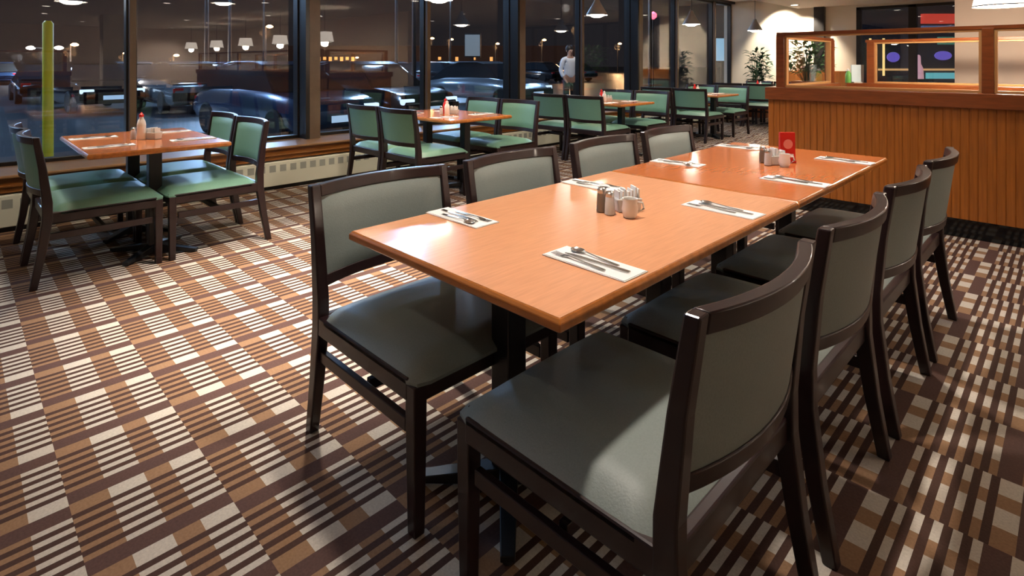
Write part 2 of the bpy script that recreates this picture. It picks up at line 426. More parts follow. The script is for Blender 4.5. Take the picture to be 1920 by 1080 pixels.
    for s in (-1, 1):
        gl.lathe([(.012, 0), (.012, .006)], (s*(h-.028), -.28, -.001+.001), 10)
    return t
FACE_W, FACE_E, FACE_N, FACE_S = -pi/2, pi/2, pi, 0    # facing -x, +x, +y, -y   (local -Y is the front)
ord4 = ['nearest the camera', 'second from the camera', 'third from the camera', 'farthest from the camera']
g1 = 'grey chairs at the long table'
chair0 = None
Lc = [.268, .990, 1.713, 2.436]
for i, y in enumerate(Lc):
    lab = 'dark wood grey vinyl chair, right side of the long table, '+ord4[i]
    loc, rz = (.010, y, 0), FACE_W
    if chair0 is None: chair0 = make_chair(lab, M_GREY, loc, rz, g1)
    else: dup(chair0, loc, rz, lab)
for i, y in enumerate([.262, .985, 1.735, 2.44]):
    lab = 'dark wood grey vinyl chair, left side of the long table, '+ord4[i]
    dup(chair0, (-.812, y, 0), FACE_E, lab)

# ------------------------------------------------------------------ tables
def make_table(label, loc, sx, sy, peds, top, z=.759, group=None, name='dining_table'):
    t = thing(name, label, 'table', loc, 0, group)
    th = .036
    # top: loft with a chamfered edge
    def ring(inset, zz): return [(-sx/2+inset, -sy/2+inset, zz), (sx/2-inset, -sy/2+inset, zz), (sx/2-inset, sy/2-inset, zz), (-sx/2+inset, sy/2-inset, zz)]
    MB().loft([ring(.010, z-.004), ring(.010, z)]).build('tabletop', top, t)
    MB().loft([ring(.012, z-th), ring(.0, z-th+.008), ring(.0, z-.011), ring(.008, z-.0005)]).build('wood_edge', M_EDGE, t, bevel=.003)
    for (px, py) in peds:
        MB().box(px-.04, px+.04, py-.04, py+.04, .05, z-th-.012).build('column', M_BLACK, t, bevel=.006)
        MB().box(px-.16, px+.16, py-.16, py+.16, z-th-.014, z-th).build('top_plate', M_BLACK, t)
        b = MB()
        for a in range(4):
            ca, sa = cos(a*pi/2+pi/4), sin(a*pi/2+pi/4)
            def P(r, w_, zz): return (px+ca*r-sa*w_, py+sa*r+ca*w_, zz)
            b.hexa([P(.0, -.03, .012), P(.30, -.02, .008), P(.30, .02, .008), P(.0, .03, .012)], [P(.0, -.03, .065), P(.30, -.02, .026), P(.30, .02, .026), P(.0, .03, .065)])
            b.lathe([(.016, 0), (.016, .01)], P(.285, 0, 0), 10)
        b.build('cross_base', M_BLACK, t, bevel=.003)
    return t
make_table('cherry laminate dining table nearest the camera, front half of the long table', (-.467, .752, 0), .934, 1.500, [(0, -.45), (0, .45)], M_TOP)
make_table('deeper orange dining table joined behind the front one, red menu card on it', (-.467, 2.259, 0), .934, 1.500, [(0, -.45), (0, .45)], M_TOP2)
g2 = 'window tables'
TY = [.06, 2.90, 5.78, 8.62, 11.46]; TX = -4.10
tnames = ['window table at far left', 'second window table', 'third window table', 'fourth window table', 'last window table by the back wall']
t0 = None
for i, y in enumerate(TY):
    lab = ['wooden table by the window at far left of the room', 'wooden window table, second from the left', 'wooden window table, third from the left', 'wooden window table, fourth from the left', 'wooden window table nearest the back wall'][i]
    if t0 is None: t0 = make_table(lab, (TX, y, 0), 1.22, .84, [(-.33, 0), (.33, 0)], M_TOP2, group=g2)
    else: dup(t0, (TX, y, 0), 0, lab)
g3 = 'green chairs at the window tables'
cg = None
def gchair(x, y, rz, lab):
    global cg
    if cg is None: cg = make_chair(lab, M_GREEN, (x, y, 0), rz, g3)
    else: dup(cg, (x, y, 0), rz, lab)
for i, y in enumerate(TY):
    off = [.34, .52, .52, .52, .52][i]
    for sx, sl in ((-1, 'window'), (1, 'aisle')):
        for sy, rz, dl in ((-1, FACE_N, 'near'), (1, FACE_S, 'far')):
            x = TX+sx*.315+(.02 if i == 0 else 0)
            gchair(x, y+sy*off, rz, 'green vinyl chair left of the %s, %s one' % (tnames[i], sl) if dl == 'near' else 'green vinyl chair right of the %s, %s one' % (tnames[i], sl))

# ------------------------------------------------------------------ place settings
ZT = .760
def napkin_geo():
    m = MB(); m.hexa([(-.055, -.145, 0), (.055, -.145, 0), (.055, .145, 0), (-.055, .145, 0)], [(-.055, -.145, .0015), (.055, -.145, .0015), (.055, .145, .0022), (-.055, .145, .0022)])
    m.hexa([(-.052, -.142, .0018), (.050, -.142, .0018), (.053, .142, .0024), (-.052, .142, .0024)], [(-.052, -.142, .003), (.050, -.142, .003), (.053, .142, .0036), (-.052, .142, .0036)])
    return m
def flat_outline(mb, outline, z, zt=.0016):
    # outline: list of (x half-width, y, dz)
    rings = [[(-w_, y, z+dz), (w_, y, z+dz), (w_, y, z+dz+zt), (-w_, y, z+dz+zt)] for w_, y, dz in outline]
    mb.loft(rings)
def fork_geo():
    m = MB(); flat_outline(m, [(.006, -.095, 0), (.008, -.08, 0), (.004, -.02, .003), (.003, .03, .005), (.006, .045, .004), (.011, .055, .001), (.011, .065, 0)], .004)
    for k in range(4):
        x = -.0095+k*.0063
        m.hexa([(x-.0013, .064, .004), (x+.0013, .064, .004), (x+.0010, .10, .0055), (x-.0010, .10, .0055)], [(x-.0013, .064, .0056), (x+.0013, .064, .0056), (x+.0010, .10, .007), (x-.0010, .10, .007)])
    return m
def knife_geo():
    m = MB(); flat_outline(m, [(.007, -.11, 0), (.008, -.09, 0), (.006, -.01, 0), (.008, .0, 0), (.009, .06, 0), (.007, .09, 0), (.002, .11, 0)], .004, .0025); return m
def spoon_geo():
    m = MB(); flat_outline(m, [(.006, -.09, 0), (.0075, -.075, 0), (.0035, -.02, .003), (.003, .03, .006), (.006, .042, .005)], .004)
    rings = []
    for i in range(9):
        a = i/8*pi; w_ = .0165*sin(a)+.0008; y = .042+.024*(1-cos(a)); 
        ring = []
        for j in range(7):
            u = j/6*2-1; ring.append((u*w_, y, .0095-.0055*(1-u*u)*sin(a)))
        for j in range(6, -1, -1):
            u = j/6*2-1; ring.append((u*w_, y, .0105-.0055*(1-u*u)*sin(a)))
        rings.append(ring)
    m.loft(rings); return m
PROTO = {}
def placed(kind, geo, m, x, y, z, rz, label, cat, group):
    if kind not in PROTO:
        o = geo().build(kind, m, smooth=(kind != 'paper_napkin')); PROTO[kind] = o
    else:
        o = PROTO[kind].copy(); COL.objects.link(o)
    o.location = (x, y, z); o.rotation_euler = (0, 0, rz); tag(o, label, cat, group); return o
def setting(x, y, rz, where, full=True, jig=0):
    r = lambda a: random.uniform(-a, a)
    placed('paper_napkin', napkin_geo, M_NAP, x, y, ZT, rz+r(.05), 'folded white paper napkin '+where, 'napkin', 'paper napkins')
    def off(dx, dy): return x+dx*cos(rz)-dy*sin(rz), y+dx*sin(rz)+dy*cos(rz)
    a = off(-.028, .03); placed('fork', fork_geo, M_STEEL, a[0], a[1], ZT, rz+r(.1), 'steel fork on napkin '+where, 'fork', 'forks on napkins')
    a = off(.0, -.01); placed('knife', knife_geo, M_STEEL, a[0], a[1], ZT, rz+r(.06), 'steel knife on napkin '+where, 'knife', 'knives on napkins')
    if full:
        a = off(.030, .018); placed('spoon', spoon_geo, M_STEEL, a[0], a[1], ZT, rz+r(.12), 'steel spoon on napkin '+where, 'spoon', 'spoons on napkins')
# cutlery heads point towards the table centre: local +Y -> centre
R_, L_S = pi/2, -pi/2
setting(-.165, .34, R_, 'on right side of the front table, nearest the camera')
setting(-.790, .375, L_S, 'on left side of the front table, nearest the camera')
setting(-.165, 1.16, R_, 'on right side of the front table, beside the joint')
setting(-.780, 1.15, L_S, 'on left side of the front table, beside its condiments')
setting(-.150, 1.90, R_, 'on right side of the rear table, near the joint')
setting(-.790, 1.95, L_S, 'on left side of the rear table, near the joint')
setting(-.150, 2.70, R_, 'on the right side of the rear joined table, far end')
setting(-.800, 2.78, L_S, 'on the left side of the rear joined table, far end')
wt = ['the far left window table', 'the second window table', 'the third window table', 'the fourth window table', 'the last window table']
for i, y in enumerate(TY):
    for sx, sl in ((-1, 'window-side'), (1, 'aisle-side')):
        for sy, dl in ((-1, 'left'), (1, 'right')):
            x = TX+sx*.30
            setting(x, y+sy*.255, 0 if sy < 0 else pi, 'at %s, %s, %s edge' % (wt[i], sl, dl), full=(i < 2))

# condiments
def shaker(x, y, z, label, fill, h=.085):
    t = thing('shaker', label, 'shaker', (x, y, z), 0, 'salt and pepper shakers')
    MB().lathe([(.016, 0), (.020, .003), (.019, h*.35), (.0165, h*.75), (.015, h*.78)], n=16).build('glass_jar', M_CLEAR if fill is not M_PEP else mat('peppery glass', (.30, .22, .16), .1, trans=.3, ior=1.4), t, smooth=True)
    MB().lathe([(.0135, .004), (.0165, .006), (.015, h*.6), (.001, h*.61)], n=12).build('contents', fill, t, smooth=True)
    MB().lathe([(.0165, h*.76), (.017, h*.80), (.016, h*.93), (.010, h*.99), (.002, h)], n=16).build('metal_cap', M_STEEL, t, smooth=True)
def sugar_caddy(x, y, z, rz, label, packet=M_NAP):
    t = thing('sugar_caddy', label, 'caddy', (x, y, z), rz, 'sugar caddies')
    m = MB()
    rings = [[(-.045, -.028, 0), (.045, -.028, 0), (.045, .028, 0), (-.045, .028, 0)], [(-.052, -.033, .05), (.052, -.033, .05), (.052, .033, .05), (-.052, .033, .05)]]
    m.loft(rings); m.build('holder', M_CLEAR, t, bevel=.004)
    for k in range(7):
        a = -.038+k*.0125; zt = .075+random.uniform(0, .018); ln = random.uniform(-.006, .006)
        MB().hexa([(a, -.022, .006), (a+.006, -.022, .006), (a+.006, .022, .006), (a, .022, .006)], [(a+ln, -.024, zt), (a+ln+.005, -.024, zt), (a+ln+.005, .024, zt), (a+ln, .024, zt)]).build('sugar_packet', packet, t)
def bottle(x, y, z, label, body, cap, h=.16, name='condiment_bottle'):
    t = thing(name, label, 'bottle', (x, y, z))
    MB().lathe([(.026, 0), (.029, .005), (.029, h*.55), (.024, h*.68), (.014, h*.78), (.013, h*.84)], n=18).build('bottle_body', body, t, smooth=True)
    MB().lathe([(.016, h*.83), (.016, h*.92), (.007, h*.95), (.004, h)], n=16).build('cap', cap, t, smooth=True)
def creamer(x, y, z, label):
    t = thing('creamer_jug', label, 'jug', (x, y, z), .6)
    MB().lathe([(.02, 0), (.026, .01), (.03, .03), (.026, .055), (.028, .07), (.025, .069), (.0235, .055), (.027, .03), (.02, .01)], n=18).build('jug_body', M_WHITE, t, smooth=True)
    MB().tube([(.026, 0, .058), (.045, 0, .055), (.05, 0, .035), (.028, 0, .018)], .004).build('handle', M_WHITE, t, smooth=True)
def menu_card(x, y, z, rz, label):
    t = thing('menu_card_holder', label, 'menu holder', (x, y, z), rz)
    MB().box(-.045, .045, -.022, .022, 0, .012).build('foot', M_RED, t, bevel=.003)
    MB().hexa([(-.042, -.016, .012), (.042, -.016, .012), (.042, .016, .012), (-.042, .016, .012)], [(-.042, -.010, .17), (.042, -.010, .17), (.042, .010, .17), (-.042, .010, .17)]).build('card', M_RED, t, bevel=.002)
    pts = [(.026*cos(a), .026*sin(a)*1.05) for a in [2*pi*k/20 for k in range(20)]]
    v = [(px, -.0148, .105+pz) for px, pz in pts]+[(px, -.0158, .105+pz) for px, pz in pts]
    MB().add(v, [tuple(range(20)), tuple(range(39, 19, -1))]+[(k, (k+1) % 20, 20+(k+1) % 20, 20+k) for k in range(20)]).build('round_emblem', mat('pink print', (.8, .25, .2), .5), t)
    MB().box(-.03, .03, -.018, -.0155, .03, .05).build('print_band', M_WHITE, t)
cx, cy = -.44, .86
sugar_caddy(cx+.02, cy+.03, ZT, 1.0, 'glass sugar caddy with white packets in the middle of the front table', M_NAP)
shaker(cx-.035, cy-.055, ZT, 'pepper shaker with steel cap on the front table, left of its salt shaker', M_PEP, .095)
shaker(cx+.01, cy-.065, ZT, 'salt shaker with steel cap on the front table, in front of the sugar caddy', M_WHITE, .088)
creamer(cx+.085, cy-.045, ZT, 'small white jug on the front table beside the sugar caddy')
cx, cy = -.385, 2.33
menu_card(cx+.02, cy+.085, ZT, .75, 'red menu card holder with round emblem on the rear joined table')
sugar_caddy(cx-.0, cy-.02, ZT, .9, 'glass sugar caddy with white packets in front of the red menu card', M_NAP)
shaker(cx-.075, cy-.015, ZT, 'pepper shaker with steel cap on the rear joined table', M_PEP, .095)
shaker(cx-.02, cy-.085, ZT, 'salt shaker with steel cap on the rear joined table', M_WHITE, .09)
creamer(cx+.06, cy-.065, ZT, 'small white jug on the rear joined table, right of the shakers')
for i, y in enumerate(TY):
    x = TX+.02
    if i == 0: bottle(x+.03, y-.02, ZT, 'white jar with red cap on '+wt[i], M_WHITE, M_RED, .20)
    else:
        bottle(x-.05, y+.02, ZT, 'red squeeze bottle on '+wt[i], M_RED, M_RED, .17, 'sauce_bottle')
        bottle(x+.03, y-.02, ZT, 'white capped glass bottle on '+wt[i], M_WHITE, M_WHITE, .15)
    if i < 3:
        shaker(x-.02, y-.06, ZT, 'salt shaker on '+wt[i], M_WHITE, .09)
        sugar_caddy(x+.06, y+.05, ZT, .5, 'sugar caddy with white packets on '+wt[i])

# ------------------------------------------------------------------ pendants and downlights
def pendant(x, y, z, label, zc=CEIL_HI):
    t = thing('pendant_lamp', label, 'lamp', (x, y, z), 0, 'metal pendants over the window tables')
    MB().lathe([(.155, 0), (.150, .02), (.085, .13), (.045, .20), (.035, .24), (.02, .25)], n=28, cap=False).build('shade', M_SHOUT, t, smooth=True)
    MB().lathe([(.1535, -.001), (.148, .018), (.083, .126), (.043, .195), (.001, .20)], n=28, cap=False).build('shade_lining', M_SHIN, t, smooth=True)
    MB().lathe([(.001, -.035), (.06, -.028), (.10, -.008), (.11, .015), (.09, .05), (.03, .09)], n=16).build('bulb', M_BULB, t, smooth=True)
    MB().tube([(0, 0, .24), (0, 0, zc-z-.02)], .006).build('cord', M_BLACK, t)
    MB().lathe([(.06, zc-z-.025), (.06, zc-z)], n=18).build('canopy', M_SHOUT, t)
    spot('pendant_light', (x, y, z-.045), 26, 130, .5, (1, .86, .68), .07)
for i, y in enumerate(TY):
    pendant(TX-.06, y-.05, 2.01, 'metal cone pendant lamp hanging over '+wt[i])
pendant(-3.75, 1.75, 2.15, 'cone pendant lamp added between the two leftmost window tables for a tabletop reflection')  # above the frame, added for the bright streak on the front tabletop
def drum(x, y, z, label):
    t = thing('drum_pendant', label, 'lamp', (x, y, z), 0, 'glowing fabric pendants over the booths')
    MB().lathe([(.21, 0), (.165, .24)], n=28, cap=False).build('fabric_shade', M_SHADE, t, smooth=True)
    MB().lathe([(.212, -.006), (.212, .004)], n=28, cap=False).build('rim', M_FRAME, t)
    MB().lathe([(.001, .08), (.04, .10), (.05, .13), (.02, .17)], n=14).build('bulb', M_BULB2, t, smooth=True)
    MB().tube([(0, 0, .17), (0, 0, CEIL-z)], .005).build('cord', M_BLACK, t)
    point('drum_light', (x, y, z-.03), 55, (1, .85, .68), .08)
for k, (x, y) in enumerate([(.36, 5.3), (2.9, 5.3), (5.4, 5.3), (8.0, 5.3), (10.8, 5.3)]):
    drum(x, y, 1.80, ['white fabric pendant hanging over the booth, above the glazed partition at top right'][0] if k == 0 else 'white fabric pendant, %s of the row reflected in the left windows' % ['', 'rightmost but one', 'middle one', 'second from the left', 'leftmost'][k])
for i, (x, y, p, a_) in enumerate(DOWN):
    t = MB().lathe([(.095, -.004), (.095, .004), (.075, .004), (.07, -.002)], n=24)
    if i == 0:
        d0 = thing('recessed_downlight', 'round recessed downlight in the ceiling', 'light', (x, y, CEIL), 0, 'recessed ceiling downlights')
        MB().lathe([(.10, -.008), (.10, .0), (.075, .0), (.072, -.006)], n=24, cap=False).build('trim_ring', M_WHITE, d0)
        MB().lathe([(.001, -.003), (.072, -.003), (.072, -.001)], n=24).build('glowing_disc', M_DISC, d0)
    else: dup(d0, (x, y, CEIL), 0, d0['label'])
# wall washers on the back wall
for k, (x, y) in enumerate([(-4.35, 12.95), (-3.85, 12.95)]):
    spot('wall_washer', (x if k == 0 else -3.9, y, CEIL-.05 if k else CEIL_HI-.05), 190, 80, .5, (1, .9, .74), .04, (x, YB, 1.7))
d1 = dup(d0, (-3.75, 12.6, CEIL), 0, d0['label'])

# ------------------------------------------------------------------ back of the room
t = thing('booth_bench', 'long orange wood banquette along the back wall', 'bench', (0, 0, 0))
MB().box(-4.25, -2.9, 13.30, 13.58, 0, 1.12).build('back_panel', M_OAK, t, bevel=.01); MB().box(-4.25, -2.9, 12.85, 13.30, .0, .46).build('seat', mat('brown vinyl', (.09, .04, .02), .4), t, bevel=.03)
tt = make_table('pale topped small table at the back wall banquette', (-3.45, 12.35, 0), .75, .75, [(0, 0)], mat('pale laminate', (.75, .72, .66), .3))
bottle(-3.5, 12.35, ZT, 'red squeeze bottle on the pale table by the back wall', M_RED, M_RED, .17, 'sauce_bottle')
# planters
def plant(x, y, label, potz, h, m, n=70, r=.35, leaf=.16):
    t = thing('potted_plant', label, 'plant', (x, y, 0))
    MB().box(-.24, .24, -.24, .24, 0, potz).build('planter_box', M_LEDGE, t, bevel=.01)
    st = MB(); lf = MB()
    for k in range(n):
        a = random.uniform(0, 2*pi); rr = r*random.uniform(.1, 1); z1 = potz+h*random.uniform(.2, 1)
        bx_, by_ = .08*cos(a), .08*sin(a); ex, ey = rr*cos(a), rr*sin(a)
        if k % 3 == 0: st.tube([(bx_, by_, potz-.02), ((bx_+ex)/2, (by_+ey)/2, (potz+z1)/2+.05), (ex, ey, z1)], .004, 5)
        d = Vector((cos(a+random.uniform(-1, 1)), sin(a+random.uniform(-1, 1)), random.uniform(-.3, .8))).normalized()
        p = Vector((ex, ey, z1)); sd = d.cross(Vector((0, 0, 1))).normalized()*leaf*.22; up = Vector((0, 0, .012))
        lf.add([p, p+d*leaf*.5+sd+up, p+d*leaf-up*2, p+d*leaf*.5-sd+up, p+d*leaf*.5-up*.2], [(0, 1, 4), (1, 2, 4), (2, 3, 4), (3, 0, 4)])
    st.build('stems', M_LEAFD, t); lf.build('foliage', m, t)
plant(-3.0, 11.1, 'leafy green plant in a wood planter seen through the glazed partition return', .95, .75, M_LEAF, 200, .42, .2)
plant(-4.66, 12.92, 'dark leafy plant in the corner by the last window', .45, 1.15, M_LEAFD, 190, .22, .2)
# items on the rear partition ledge
t = thing('table_sign', 'small white and blue sign holder standing on the rear partition ledge', 'sign', (-.93, 6.17, 1.098), .7)
MB().box(-.05, .05, -.03, .03, 0, .012).build('foot', M_CLEAR, t); MB().box(-.065, .065, -.006, .006, .012, .20).build('sheet', mat('pale blue print', (.55, .68, .74), .5), t)
bottle(-1.01, 6.13, 1.098, 'green bottle on the rear partition ledge beside the sign holder', mat('green plastic', (.15, .45, .1), .4), M_WHITE, .16)
# ------------------------------------------------------------------ room parts seen only in the windows
for k, (x, y) in enumerate([(6.6, 2.2), (9.6, -2.8)]):
    struct(MB().box(x-.25, x+.25, y-.25, y+.25, 0, CEIL).build('trim_%d' % (40+k), M_WALL, bevel=.01))
partition('low wooden partition on the far side of the room, reflected in the windows', (5.2, -1.5, 0), -3.5, 2.6, -3.5, [-3.4, -1.9, -.4, 1.1, 2.5], rz=pi/2)

# ------------------------------------------------------------------ outside: walk, parking lot, cars, lamps
def at(px, Y, z=None, py=None):
    X = (px-960)/F*Y; wx = CAMX+X*cos(YAW)-Y*sin(YAW); wy = CAMY+X*sin(YAW)+Y*cos(YAW)
    zz = z if z is not None else EYE+(YH-py)/F*Y
    return wx, wy, zz
struct(MB().box(-8.6, -5.98, -25, 60, -.16, -.02).build('ground', M_WALK))
struct(MB().box(-140, -8.6, -60, 140, -.22, -.14).build('ground', M_ASPH))
struct(MB().box(-8.6, 60, YB+.3, 140, -.22, -.10).build('ground', M_ASPH))
def make_car(label, paint, loc, rz, group='parked cars'):
    t = thing('parked_car', label, 'car', loc, rz, group)
    Lh = 2.25; hw = .88
    prof_b = [(-2.25, .45, .62), (-2.2, .32, .78), (-1.9, .25, .84), (-1.2, .25, .92), (0, .25, .95), (1.0, .25, .93), (1.7, .25, .86), (2.1, .28, .78), (2.25, .42, .62)]
    rings = []
    for x, z0, z1 in prof_b:
        k = hw*(1-.10*(abs(x)/2.25)**4)
        rings.append([(x, -k*.92, z0), (x, -k, z0+.12), (x, -k, z1-.18), (x, -k*.9, z1), (x, k*.9, z1), (x, k, z1-.18), (x, k, z0+.12), (x, k*.92, z0)])
    MB().loft(rings).build('body', paint, t, bevel=.03, smooth=True)
    cab = [(-1.95, .86, .86), (-1.35, .86, 1.34), (-.75, .86, 1.46), (.1, .86, 1.46), (.5, .86, 1.38), (1.2, .86, .92)]
    rings = []
    for x, z0, z1 in cab:
        k = hw*.9; kt = hw*(.9-.28*(z1-z0)/.6)
        rings.append([(x, -k, z0), (x, -kt, z1), (x, kt, z1), (x, k, z0)])
    MB().loft(rings).build('cabin_glass', M_CGLASS, t, bevel=.03, smooth=True)
    MB().loft([[(x, -.60, z), (x, .60, z), (x, .60, z+.03), (x, -.60, z+.03)] for x, z in ((-1.2, 1.40), (-.75, 1.455), (.1, 1.455), (.45, 1.39))]).build('roof', paint, t, bevel=.01)
    for sx in (-1.38, 1.38):
        for sy in (-1, 1):
            w_ = MB()
            w_.loft([[(sx+r*cos(2*pi*j/16), sy*yy_, .32+r*sin(2*pi*j/16)) for j in range(16)] for r, yy_ in ((.30, .70), (.32, .74), (.32, .88), (.28, .90), (.17, .885))]).build('wheel', M_TYRE, t)
    for sy in (-1, 1):
        MB().box(2.12, 2.235, sy*.62-.16, sy*.62+.16, .58, .70).build('headlight', M_HEADL, t, bevel=.02)
        MB().box(-2.235, -2.14, sy*.64-.13, sy*.64+.13, .60, .74).build('tail_light', M_TAIL, t, bevel=.02)
    MB().box(2.24, 2.262, -.26, .26, .40, .52).build('number_plate', M_PLATE, t)
    return t
paints = [('dark blue', (.02, .05, .12)), ('silver', (.20, .23, .26)), ('black', (.01, .01, .013)), ('white', (.36, .4, .45))]
protos = {}
def car(kind, x, y, rz, label):
    nm, c_ = paints[kind]
    if kind not in protos: protos[kind] = make_car(label, mat('car paint '+nm, c_, .18, .3, coat=.8), (x, y, -.14), rz)
    else: dup(protos[kind], (x, y, -.14), rz, label)
CARXY = []
spec = [(525, 11.5, 0, .1, 'dark blue car parked closest to the windows, left of the first column'), (690, 13.5, 2, .1, 'black car parked close outside the second window bay'),
        (340, 17.5, 1, pi, 'silver car parked beyond the far left window table'), (640, 27, 3, .1, 'white car behind the dark blue one in the parking lot'),
        (912, 19.5, 1, .1, 'silver car outside the window behind the second window table'), (170, 17.5, 2, .1, 'black car outside the far left window')]
for px, Y, kd, rz, lab in spec:
    x, y, _ = at(px, Y, 0); CARXY.append((x, y)); car(kd, x, y, rz, lab)
LAMPXY = []
def street_lamp(px, py, Y, m, power, color, label, double=False):
    x, y, z = at(px, Y, py=py); LAMPXY.append((x, y))
    t = thing('street_lamp', label, 'street lamp', (x, y, -.14), YAW, 'lamps in the parking lot'); H = z+.14
    MB().lathe([(.09, 0), (.05, H)], n=10).build('pole', M_BLACK, t)
    for s in ((-1, 1) if double else (1,)):
        MB().tube([(0, 0, H), (s*.9 if double else .3, 0, H+.05)], .04, 6).build('arm', M_BLACK, t)
        MB().lathe([(.05, H-.10), (.22, H-.04), (.24, H+.02), (.1, H+.12)], c=(s*.9 if double else .3, 0, 0), n=12).build('lamp_head', m, t, smooth=True)
    point('street_light', (x, y, z-.5), power, color, .4)
sod = (1, .55, .25); blu = (.35, .6, 1)
street_lamp(84, 90, 36, M_WLAMP, 900, (.9, .95, 1), 'double headed bright street lamp behind the yellow post at far left', True)
for px, py, Y in ((132, 84, 40), (325, 104, 55), (498, 50, 42), (806, 72, 70), (842, 74, 70), (929, 82, 75), (1016, 75, 70), (1080, 46, 48), (1158, 82, 75), (1176, 67, 60), (666, 108, 90), (230, 100, 70)):
    street_lamp(px, py, Y, M_SOD, 500, sod, 'sodium street lamp at the far side of the parking lot')
for (x, y) in ((-23.5, 6.2), (-22, 14), (-17, 11.5), (-12, -5), (-38, 14), (-12, 20), (-38, 30), (-30, -3.5), (-30, 9.2), (-24, -8)):  # poles added to light the parked cars, the last ones for the far rows
    LAMPXY.append((x, y))
    t = thing('added_floodlight_pole', 'tall floodlight pole added to light the parked cars outside', 'street lamp', (x, y, -.14), 0, 'floodlight poles')
    MB().lathe([(.09, 0), (.06, 7.5)], n=10).build('pole', M_BLACK, t); MB().lathe([(.3, 7.4), (.3, 7.5), (.1, 7.6)], n=12).build('lamp_head', mat('flood lamp', (1, 1, 1), .5, emit=(.5, .75, 1), estr=10), t)
    point('added_flood_light', (x, y, 7.0), 850 if x > -24 else 1700, blu, .3)
rows = [(-27, 0), (-33, 1), (-43, 2), (-49, 0)]
k = 0
for rx, ph in rows:
    for j in range(15):
        y = -8+j*3.1+random.uniform(-.3, .3)+ph*.7
        if random.random() < .12: continue
        if any(abs(lx-rx) < 3.2 and abs(ly-y) < 1.6 for lx, ly in LAMPXY): continue
        if any(abs(lx-rx) < 5.2 and abs(ly-y) < 2.3 for lx, ly in CARXY): continue
        kd = [2, 1, 0, 3, 2, 0][k % 6]; k += 1
        car(kd, rx+random.uniform(-.4, .4), y, (0 if ph % 2 else pi)+random.uniform(-.03, .03), {0: 'dark blue', 1: 'silver', 2: 'black', 3: 'white'}[kd]+' car in the distant rows of the night parking lot')
# yellow guard post outside the far left window
x, y, _ = at(90, 6.6, 0)
t = thing('guard_post', 'tall yellow guard post outside the far left window', 'post', (x, y, -.02))
MB().lathe([(.052, 0), (.052, 1.80), (.03, 1.83)], n=20).build('pipe', mat('hazard yellow', (.75, .72, .02), .45, emit=(.7, .7, .02), estr=0.0), t, smooth=True)
MB().lathe([(.11, 0), (.11, .015)], n=16).build('foot_plate', M_BLACK, t)
point('guard_post_light', (x-.9, y-.6, 2.4), 14, (.75, .85, 1), .1)  # bare point light beside the guard post, no fixture modelled
# distant lit building
x, y, _ = at(640, 95, 0)
t = thing('distant_building', 'low building with a row of orange lit windows beyond the parking lot', 'building', (x, y, -.14), YAW)
MB().box(-9, 40, 0, 8, 0, 4.2).build('wall', mat('dark brick', (.05, .03, .025), .8), t)
wn = mat('orange lit window', (1, .6, .2), .5, emit=(1, .45, .12), estr=.55)
for k in range(11): MB().box(-4+k*(.95 if k < 7 else 2.9), -3.5+k*(.95 if k < 7 else 2.9), -.05, .02, 1.6+.2*(k % 2), 2.3).build('lit_window', wn, t)
# storefront beyond the back windows
t = thing('storefront', 'storefront with a red lit band beyond the back windows', 'building', (*at(1740, 38, 0)[:2], -.1), YAW)
MB().box(-9, 12, 0, 6, 0, 7.5).build('wall', mat('night wall', (.03, .04, .06), .7), t)
MB().box(-.5, 9, -.3, -.0, 4.0, 4.65).build('red_band', mat('red neon', (.5, .04, .03), .5, emit=(1, .08, .05), estr=.25), t)
for k, (px, pz, ra) in enumerate(((-2.4, 1.75, .42), (.95, 1.85, .38))):
    q = MB().lathe([(.001, 0), (ra*.6, 0), (ra, .03), (ra, .1)], c=(0, 0, 0), n=24).build('round_lamp_sign', mat('violet glow', (.3, .2, 1), .5, emit=(.16, .12, .6), estr=.35), t, loc=(px, -.02, pz)); q.rotation_euler = (pi/2, 0, 0)
    q.scale = (1.0 if k == 0 else 1.5, .8, 1)
MB().box(-.2, 4, -.25, -.05, .3, .7).build('teal_band', mat('teal glow', (.1, .6, .6), .5, emit=(.12, .42, .46), estr=.5), t)
MB().box(-3.4, 4, -.24, -.04, .85, .98).build('lit_shelf', mat('amber glow', (.8, .5, .2), .5, emit=(.8, .45, .18), estr=.4), t)
MB().box(-.5, 9, -.28, -.02, 3.5, 3.85).build('blue_band', mat('blue band', (.03, .06, .14), .5, emit=(.05, .09, .2), estr=.5), t)
MB().box(.6, 9, -.24, -.02, 2.6, 3.1).build('green_band', mat('green band', (.03, .14, .10), .5, emit=(.04, .2, .15), estr=.4), t)
for k in range(2): MB().box(-4.1+k*.9, -4.0+k*.9, -.3, -.2, .5, 3.0).build('lit_post', mat('amber post', (.8, .6, .2), .5, emit=(.8, .55, .2), estr=.8), t)
MB().lathe([(.30, 0), (.26, .7), (.14, 1.0), (.12, 1.5), (.05, 1.6)], c=(-1.0, -.5, .3), n=12).build('white_figure_stand', mat('red white stand', (.7, .5, .5), .5, emit=(.7, .35, .4), estr=.4), t, smooth=True)

